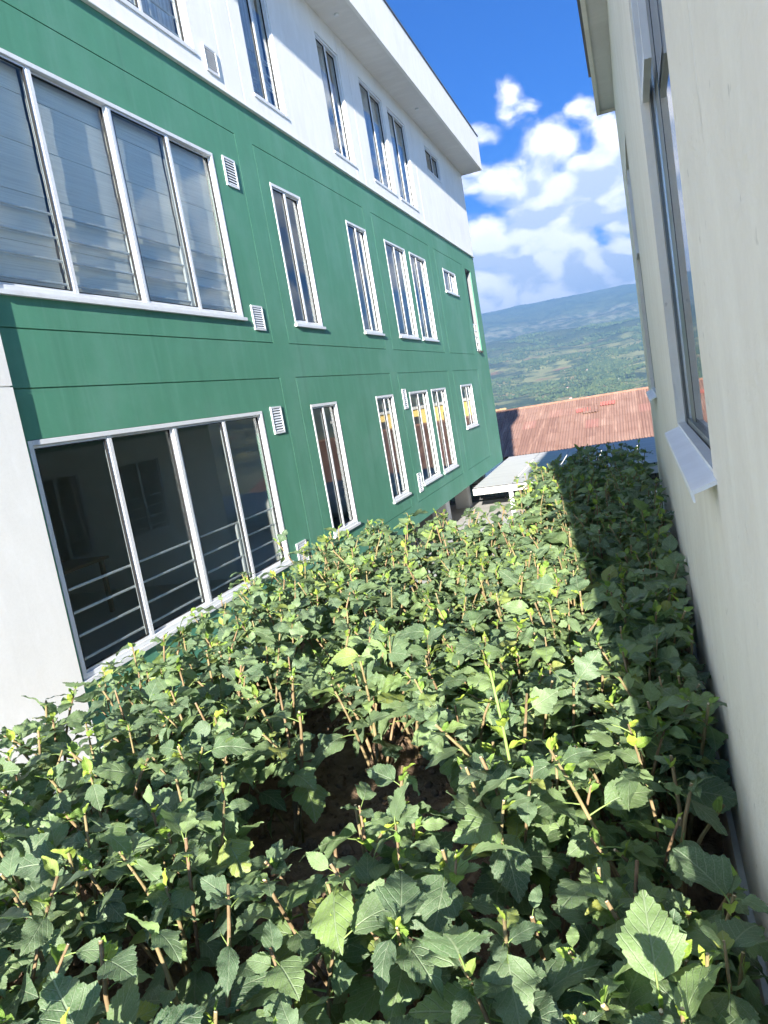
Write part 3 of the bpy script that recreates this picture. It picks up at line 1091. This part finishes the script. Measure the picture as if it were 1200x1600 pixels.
sm = [sheet_mesh('sheet', k) for k in range(5)]
rest = MB()
ncol0, ncol1, nrow = -27, 22, 6
for c in range(ncol0, ncol1):
    for rw in range(nrow):
        p = S0 + Vector((c * sw, math.cos(sl) * slen * rw, math.sin(sl) * slen * rw))
        near = -16 <= c < 8
        Mx = Matrix.Translation(p) @ Euler((sl + random.uniform(-.004, .004), 0, random.uniform(-.004, .004))).to_matrix().to_4x4()
        me = sm[random.randrange(5)]
        if near:
            o = link('sheet', me)
            o.parent = SH
            o.matrix_parent_inverse = Matrix.Translation(SH.location).inverted()
            o.matrix_basis = Mx
        else:
            n0 = len(rest.v)
            rest.v += [tuple(Mx @ v.co) for v in me.vertices]
            rest.f += [tuple(n0 + i for i in pp.vertices) for pp in me.polygons]
ro = rest.build('roof_sheets', M['redroof'], SH, True)
ro['kind'] = 'stuff'
yr = S0.y + math.cos(sl) * slen * nrow
zr = S0.z + math.sin(sl) * slen * nrow
# replaced sheets, lying loose on the slope
for (c, rw, dx, rz, mm) in ((-5, 4, 0.2, 0.05, 'redpatch'), (-4.2, 3.75, 0.0, 0.02, 'redroof'), (-3, 4.45, 0.1, -0.06, 'redpatch')):
    p = S0 + Vector((c * sw + dx, math.cos(sl) * slen * rw, math.sin(sl) * slen * rw + 0.085))
    me = sm[1].copy()
    me.materials[0] = M[mm]
    o = link('loose_sheet', me)
    o.parent = SH
    o.matrix_parent_inverse = Matrix.Translation(SH.location).inverted()
    o.matrix_basis = Matrix.Translation(p) @ Euler((sl + 0.03, 0, rz)).to_matrix().to_4x4() @ Matrix.Diagonal((1.1, 0.8 if mm == 'redroof' else 0.45, 1, 1))
MB().tube([(ncol0 * sw, yr + 0.1, zr + .05), (ncol1 * sw, yr + 0.1, zr + .05)], [0.10, 0.10], 8).build('ridge_cap', M['ridge'], SH)
mb = MB()
mb.quad((ncol0 * sw, yr, zr), (ncol1 * sw, yr, zr), (ncol1 * sw, yr + 8, zr - 2.2), (ncol0 * sw, yr + 8, zr - 2.2))
mb.build('rear_slope', M['redroof'], SH)
MB().box(ncol0 * sw + .3, ncol1 * sw - .3, 50.4, yr + 7.4, -12.5, -4.95).build('wall', M['cream'], SH)
# tiled roof peeping over the ridge
TH = thing('tiled_house', 'small house with tan clay tile roof behind the red shed', 'house', (-14.6, 76, -14))
mb = MB()
for i in range(60):
    xa, xb = -22 + 9.4 * i / 60, -22 + 9.4 * (i + 1) / 60
    za, zb_ = (0.07 * abs(math.sin(v * 7.0)) for v in (xa, xb))
    mb.quad((xa, 72, -3.9 + za), (xb, 72, -3.9 + zb_), (xb, 77, -2.28 + zb_), (xa, 77, -2.28 + za))
mb.build('roof', M['tanroof'], TH)
MB().box(-21.7, -12.9, 72.5, 77, -18, -3.95).build('wall', M['cream'], TH)
YH = thing('yellow_house', 'yellow painted house standing behind the red shed', 'house', (14, 84, -18))
MB().box(8, 24, 80, 88, -20, -0.9).build('wall', M['yellow'], YH)
MB().box(7.6, 24.4, 79.6, 88.4, -0.898, -0.6).build('roof', M['concrete'], YH)
for xx in (10, 14, 18, 21):
    MB().box(xx, xx + 1.3, 79.9, 79.99, -3.0, -1.7).build('window', M['black'], YH)

# ------------------------------------------------------------------ planter and soil
PLN = thing('planter', 'white walled raised planter holding the pruned hedge', 'planter', (-1.1, 2.5, -3.28))
ZS = -1.42
# L-shaped outline: wide bed up to y=5.0, narrow strip to y=7.9
def wallbox(x0, x1, y0, y1, z1=-1.30):
    bevel(MB().box(x0, x1, y0, y1, -3.28, z1).build('side_wall', M['white'], PLN), 0.008, 2)


wallbox(-2.48, -2.38, -1.2, 5.05)
wallbox(-2.38, -1.05, 4.95, 5.05)
wallbox(-1.05, -0.95, 4.95, 8.0)
wallbox(-0.95, 0.084, 7.9, 8.0)
wallbox(-2.48, 0.084, -1.3, -1.2)
wallbox(0.002, 0.084, -1.2, 0.40)


def in_bed(x, y):
    return (-2.38 < x < 0.085 and -1.2 < y < 4.95) or (-0.95 < x < 0.085 and 4.9 < y < 7.9)


def soil_z(x, y):
    v = 0.06 * mnoise.noise(Vector((x * 1.6, y * 1.6, 2))) + 0.022 * mnoise.noise(Vector((x * 7, y * 7, 5))) + 0.010 * mnoise.noise(Vector((x * 22, y * 22, 8)))
    return ZS + v + 0.05 * max(0, 1 - abs(x + 0.9) / 0.6)


mb = MB()
sx = np.linspace(-2.385, 0.084, 90)
sy = np.concatenate([np.linspace(-1.2, 0.6, 20), np.linspace(0.65, 5.0, 150)])
for a in sx:
    for b_ in sy:
        mb.v.append((a, b_, soil_z(a, b_)))
for i in range(len(sx) - 1):
    for j in range(len(sy) - 1):
        q = i * len(sy) + j
        mb.f.append((q, q + len(sy), q + len(sy) + 1, q + 1))
n0 = len(mb.v)
sx2, sy2 = np.linspace(-0.955, 0.084, 30), np.linspace(5.0, 7.92, 60)
for a in sx2:
    for b_ in sy2:
        mb.v.append((a, b_, soil_z(a, b_)))
for i in range(len(sx2) - 1):
    for j in range(len(sy2) - 1):
        q = n0 + i * len(sy2) + j
        mb.f.append((q, q + len(sy2), q + len(sy2) + 1, q + 1))
tag(mb.build('soil', M['soil'], None, True), 'dry crumbly brown soil of the planting bed', 'soil', kind='structure')
# clods
mb = MB()
IC = []
ph = (1 + 5 ** .5) / 2
for s1 in (-1, 1):
    for s2 in (-ph, ph):
        IC += [(0, s1, s2), (s1, s2, 0), (s2, 0, s1)]
IC = [Vector(v).normalized() for v in IC]
ICF = []
for i in range(12):
    for j in range(i + 1, 12):
        for k in range(j + 1, 12):
            if all((IC[a] - IC[b]).length < 1.1 for a, b in ((i, j), (j, k), (i, k))):
                ICF.append((i, j, k))
for _ in range(5200):
    x, y = random.uniform(-2.3, 0.06), random.uniform(0.7, 5.0) if random.random() < .8 else random.uniform(0.9, 2.8)
    if not in_bed(x, y):
        continue
    s = min(0.03, 0.0035 + random.expovariate(150))
    z = soil_z(x, y) + s * 0.25
    n = len(mb.v)
    e = Euler((random.uniform(0, 6), random.uniform(0, 6), random.uniform(0, 6))).to_matrix()
    for v in IC:
        mb.v.append(tuple(Vector((x, y, z)) + e @ (v * s * random.uniform(0.65, 1.15))))
    mb.f += [tuple(n + i for i in f) for f in ICF]
tag(mb.build('soil_clods', M['soil']), 'loose crumbs and clods of brown earth on the bed', 'soil', kind='stuff')


# ------------------------------------------------------------------ hedge plants
def leaf_mesh(seed, young=False):
    """ovate, toothed, sometimes three-lobed blade on a thin stalk; unit length 1 along +x"""
    rr = random.Random(seed)
    mb = MB()
    uvs = []
    pet = rr.uniform(0.25, 0.55) if not young else rr.uniform(0.08, 0.18)
    lift = rr.uniform(0.05, 0.35)
    # stalk
    pts = [(0, 0, 0), (pet * .5, 0, pet * lift * .75), (pet, 0, pet * lift)]
    mb.tube(pts, [0.022, 0.018, 0.016], 4, False, 1)
    nstalk = len(mb.v)
    # half outlines (distance along the blade, half width): ovate, angular, three-lobed
    OUT = [[(0, .02), (.04, .20), (.12, .33), (.22, .40), (.34, .42), (.48, .385), (.62, .31), (.76, .21), (.89, .10), (1, .004)],
           [(0, .02), (.03, .18), (.10, .30), (.20, .37), (.30, .43), (.39, .45), (.46, .38), (.56, .31), (.68, .26), (.80, .17), (.91, .08), (1, .004)],
           [(0, .02), (.02, .17), (.08, .30), (.17, .38), (.27, .46), (.37, .54), (.42, .46), (.47, .35), (.54, .29), (.63, .31), (.72, .26), (.83, .16), (.92, .08), (1, .004)],
           [(0, .02), (.05, .14), (.14, .24), (.26, .30), (.40, .32), (.54, .29), (.68, .22), (.82, .13), (.92, .06), (1, .004)]]
    rows = 23
    prof = OUT[3] if young else OUT[rr.choice((0, 0, 1, 1, 2, 2, 3))]
    pv_, pw_ = [p_[0] for p_ in prof], [p_[1] for p_ in prof]
    wk = rr.uniform(0.82, 1.14)
    wmax = max(pw_) * wk
    asym = rr.uniform(-0.10, 0.10)
    cup = rr.uniform(-0.10, 0.42) if not young else rr.uniform(.35, .9)
    droop = rr.uniform(0.05, 0.75) if not young else rr.uniform(-.3, .3)
    wav = rr.uniform(0.02, 0.075)
    twist = rr.uniform(-0.35, 0.35)
    ph1 = rr.uniform(0, 6)
    tk = rr.uniform(0.035, 0.085)
    us = (-1, -0.55, 0, 0.55, 1)
    base0 = len(mb.v)
    uv_of = {}
    for i in range(rows):
        v = i / (rows - 1)
        wv_ = float(np.interp(v, pv_, pw_)) * wk
        tooth = 1.0 + (tk if i % 2 else -tk * 0.7) * rr.uniform(0.6, 1.3) if 0.05 < v < 0.97 else 1.0
        for k, u in enumerate(us):
            side = 1 + asym * (1 if u > 0 else -1)
            ww = wv_ * side * (tooth if abs(u) == 1 else 1)
            yv = u * ww
            backs = -0.12 * abs(u) * (1 - v) ** 3 + (0.028 if (i % 2 and abs(u) == 1) else 0)
            xv = pet + v + backs
            zv = pet * lift + cup * abs(yv) * 0.8 - droop * v * v + wav * math.sin(v * 13 + ph1 + (2 if u > 0 else 0)) * abs(u)
            zv += twist * yv * v
            zv += 0.02 * math.sin(5.2 * 6.283 * (v - abs(u) * .35)) * abs(u) * (1 - abs(u)) * 1.6
            uv_of[len(mb.v)] = (0.5 + 0.5 * u * min(1, ww / wmax), v)
            mb.v.append((xv, yv, zv))
    for i in range(rows - 1):
        for k in range(4):
            q = base0 + i * 5 + k
            mb.f.append((q, q + 5, q + 6, q + 1))
            mb.mi.append(0)
    me = mb.mesh('young_leaf' if young else 'leaf', [M['young'] if young else M['leaf'], M['stalk']], True)
    lay = me.uv_layers.new(name='UVMap')
    for lp in me.loops:
        lay.data[lp.index].uv = uv_of.get(lp.vertex_index, (0.5, 0.0))
    return me


LEAVES = [leaf_mesh(100 + k) for k in range(26)]
YOUNG = [leaf_mesh(300 + k, True) for k in range(7)]
STEMS = []


def stem_mesh(pts, r0, r1):
    n = len(pts)
    mb = MB()
    mb.tube(pts, [r0 + (r1 - r0) * i / (n - 1) for i in range(n)], 6, True, 0, 1)
    return mb.mesh('stem', [M['bark'], M['cutwood']], True)


def place(name, me, parent, mx):
    o = bpy.data.objects.new(name, me)
    COL.objects.link(o)
    o.parent = parent
    o.matrix_basis = mx
    return o


def add_leaf(parent, base, outdir, size, tilt, roll, me, name='leaf'):
    rz = math.atan2(outdir.y, outdir.x)
    mx = Matrix.Translation(base) @ Euler((0, 0, rz)).to_matrix().to_4x4() @ Euler((roll, tilt, 0)).to_matrix().to_4x4() @ Matrix.Diagonal((size, size, size, 1))
    return place(name, me, parent, mx)


def hedge_top(x, y):
    z = -0.86 + 0.05 * mnoise.noise(Vector((x * 1.3, y * 1.3, 11)))
    z += 0.10 * min(1, max(0, (y - 3.0) / 1.6)) + 0.05 * min(1, max(0, (y - 4.2) / 0.5))
    return z


GAPS = [(0.03, 1.62, 0.11, 0.26), (-0.78, 3.35, 0.13, 0.16)]
PATCH = (-0.92, 1.82, 0.46, 0.175)   # open soil, a slanting oval


def gap(x, y):
    dx, dy = x - PATCH[0], y - PATCH[1]
    if ((-0.41 * dx + 0.91 * dy) / PATCH[2]) ** 2 + ((0.91 * dx + 0.41 * dy) / PATCH[3]) ** 2 < 1:
        return True
    return any(((x - gx) / ga) ** 2 + ((y - gy) / gb) ** 2 < 1 for gx, gy, ga, gb in GAPS)


def make_plant(px, py, label, group, nst=None, top=None, dense=1.0, leafscale=1.0):
    z0 = soil_z(px, py)
    root = thing('hibiscus_plant', label, 'plant', (px, py, z0), group)
    nst = nst or random.randint(5, 8)
    for s in range(nst):
        an = 2 * math.pi * (s + random.uniform(-.35, .35)) / nst
        sp_ = random.uniform(0.06, 0.21)
        tx, ty = px + sp_ * math.cos(an), py + sp_ * math.sin(an)
        if tx > 0.085:
            tx = 0.085 - random.uniform(0, .04)
        zt = (top if top is not None else hedge_top(tx, ty)) + random.uniform(-0.15, 0.005)
        b0 = Vector((random.uniform(-.025, .025), random.uniform(-.025, .025), -0.03))
        e = Vector((tx - px, ty - py, zt - z0))
        bend = Vector((random.uniform(-.04, .04), random.uniform(-.04, .04), 0))
        pts = [b0 + (e - b0) * f + bend * math.sin(math.pi * f) + Vector((0, 0, 0.06 * math.sin(math.pi * f))) * (1 if sp_ > .12 else 0) for f in (0, .2, .4, .6, .8, 1)]
        r0 = random.uniform(0.0045, 0.009)
        place('stem', stem_mesh(pts, r0, random.uniform(0.0024, 0.0042)), root, Matrix.Identity(4))
        nl = int(random.randint(8, 13) * dense)
        phase = random.uniform(0, 6.28)
        for k in range(nl):
            f = 0.40 + 0.58 * (k + random.uniform(0, .7)) / nl
            i = min(4, int(f * 5))
            fr = f * 5 - i
            base = pts[i].lerp(pts[i + 1], fr)
            a = phase + k * 2.4 + random.uniform(-.4, .4)
            od = Vector((math.cos(a), math.sin(a), 0))
            sz = random.choice((0.036, 0.050, 0.064, 0.078, 0.090, 0.104)) * random.uniform(0.85, 1.18) * leafscale * (1.12 if f < .75 else .9)
            wx, wy = px + base.x + od.x * sz * 1.3, py + base.y + od.y * sz * 1.3
            if wx > 0.115:
                od = Vector((-abs(od.x), od.y, 0))
            if gap(wx, wy) and random.random() < 0.8:
                continue
            tilt = random.gauss(-0.12, 0.45)
            add_leaf(root, base, od, sz, tilt, random.gauss(0, 0.48), random.choice(LEAVES))
        if random.random() < 0.62:
            a0_ = random.uniform(0, 6.28)
            for k in range(random.randint(2, 4)):
                a = a0_ + k * 2.1
                add_leaf(root, pts[4].lerp(pts[5], random.uniform(.5, .98)), Vector((math.cos(a), math.sin(a), 0)), random.uniform(.03, .055) * leafscale, random.gauss(-.45, .3), random.gauss(0, .4), random.choice(LEAVES))
        for k in range(random.choice((0, 2, 2, 3, 4))):
            f = random.uniform(0.86, 1.0)
            i = min(4, int(f * 5))
            base = pts[i].lerp(pts[i + 1], min(1, f * 5 - i))
            a = random.uniform(0, 6.28)
            add_leaf(root, base, Vector((math.cos(a), math.sin(a), 0)), random.uniform(0.018, 0.048), random.uniform(-1.25, -0.30), random.gauss(0, .5), random.choice(YOUNG), 'young_leaf')
    return root


def plant_label(x, y):
    """which plant it is: by the wall, patch, window or edge it grows beside"""
    if y > 6.6:
        return 'dark hibiscus plant at the tip of the narrow strip beside the awning', 'hibiscus plants at the tip of the strip'
    if y > 5.0:
        return 'dark shaded hibiscus plant in the narrow strip along the cream wall', 'hibiscus plants in the narrow strip'
    if y > 4.45:
        return 'hibiscus plant in the end row overlooking the lower terrace', 'hibiscus plants in the end row'
    if abs(x + 0.92) < 0.52 and abs(y - 1.82) < 0.72:
        return 'leggy hibiscus plant with bare stems ringing the open soil patch', 'hibiscus plants around the bare soil'
    if x > -0.30:
        if y < 1.6:
            return 'large leaved hibiscus plant against the cream wall before the window sill', 'hibiscus plants before the window sill'
        if y < 2.95:
            return 'hibiscus plant tight against the cream wall below the window sill', 'hibiscus plants under the window sill'
        return 'hibiscus plant tight against the cream wall past the window sill', 'hibiscus plants past the window sill'
    if x < -1.92:
        if y < 2.2:
            return 'hibiscus plant on the outer edge facing the white tower', 'outer edge plants by the tower'
        return 'hibiscus plant on the outer edge facing the wide lower window', 'outer edge plants by the window'
    if y < 1.1:
        return 'broad leaved hibiscus plant between the bare soil and the open bed end', 'hibiscus plants towards the open bed end'
    if x < -1.2:
        return 'sunlit hibiscus plant between the bare soil and the outer edge', 'hibiscus plants inside the outer edge'
    if y < 3.5:
        return 'pruned hibiscus plant behind the bare soil patch in mid bed', 'hibiscus plants behind the bare soil'
    return 'pruned hibiscus plant in mid bed just short of the end row', 'hibiscus plants short of the end row'


spots = []
step = 0.315
j = 0
yy = 0.42
while yy < 4.9:
    xx = -2.24 + (0.5 * step if j % 2 else 0)
    while xx < 0.0:
        x = xx + random.uniform(-.07, .07)
        y = yy + random.uniform(-.07, .07)
        spots.append((x, y))
        xx += step
    spots.append((-0.045, yy + 0.5 * step + random.uniform(-.05, .05)))
    yy += step * 0.92
    j += 1
yy = 5.1
while yy < 7.75:
    xx = -0.80
    while xx < 0.0:
        spots.append((xx + random.uniform(-.06, .06), yy + random.uniform(-.06, .06)))
        xx += 0.30
    yy += 0.30
for (x, y) in spots:
    if gap(x, y):
        continue
    x = min(x, -0.03)
    L = plant_label(x, y)
    dense = 1.05 if y < 3.2 else 1.0
    make_plant(x, y, L[0], L[1], dense=dense, leafscale=1.08 if x > -0.3 and y < 3 else 1.0)

# the one with a tall lime green shoot
px, py = -0.42, 1.72
root = thing('hibiscus_plant', 'hibiscus plant with a tall lime green leafy shoot near the cream wall', 'plant', (px, py, soil_z(px, py)))
z0 = root.location.z
pts = [Vector((0.02 * math.sin(3 * f), 0.01 * f, f * (-0.68 - z0))) for f in (0, .2, .4, .6, .8, 1)]
mbs = MB()
mbs.tube(pts, [0.006, .0055, .005, .0045, .004, .0035], 6, True, 0, 0)
place('stem', mbs.mesh('stem', [M['stalk']], True), root, Matrix.Identity(4))
for k in range(15):
    f = 0.40 + 0.6 * k / 15
    i = min(4, int(f * 5))
    base = pts[i].lerp(pts[i + 1], f * 5 - i)
    a = k * 2.4
    big = f < 0.72
    add_leaf(root, base, Vector((math.cos(a), math.sin(a), 0)), 0.085 if big else random.uniform(.045, .065), random.gauss(-.15, .3) if big else random.uniform(-.8, -.1), random.gauss(0, .25), random.choice(LEAVES if big else LEAVES[:3] + YOUNG), 'leaf' if big else 'young_leaf').data
for ch in root.children:
    if ch.name.startswith('young_leaf') and ch.data in LEAVES:
        ch.data = random.choice(YOUNG)
# dry leaves and twigs lying on the soil
for k in range(16):
    x, y = random.uniform(-1.2, 0.0), random.uniform(1.2, 2.4)
    if k < 8:
        me = LEAVES[k].copy()
        me.materials[0] = M['dryleaf']
        me.materials[1] = M['dryleaf']
        o = link('fallen_leaf', me)
        s = random.uniform(.03, .05)
        o.matrix_basis = Matrix.Translation((x, y, soil_z(x, y) + .012)) @ Euler((random.uniform(-.4, .4), random.uniform(-.3, .3), random.uniform(0, 6))).to_matrix().to_4x4() @ Matrix.Diagonal((s, s, s, 1))
        tag(o, 'small dry brown leaf fallen on the bare soil', 'leaf', 'fallen leaves on the soil')
    else:
        a = random.uniform(0, 6.28)
        l_ = random.uniform(.03, .08)
        zz = soil_z(x, y) + 0.008
        mbt = MB().tube([(x, y, zz), (x + l_ * math.cos(a) * .5, y + l_ * math.sin(a) * .5, zz + .006), (x + l_ * math.cos(a), y + l_ * math.sin(a), zz)], [.003, .0028, .0022], 5)
        tag(mbt.build('twig', M['bark']), 'short cut twig lying on the bare soil', 'twig', 'cut twigs on the soil')
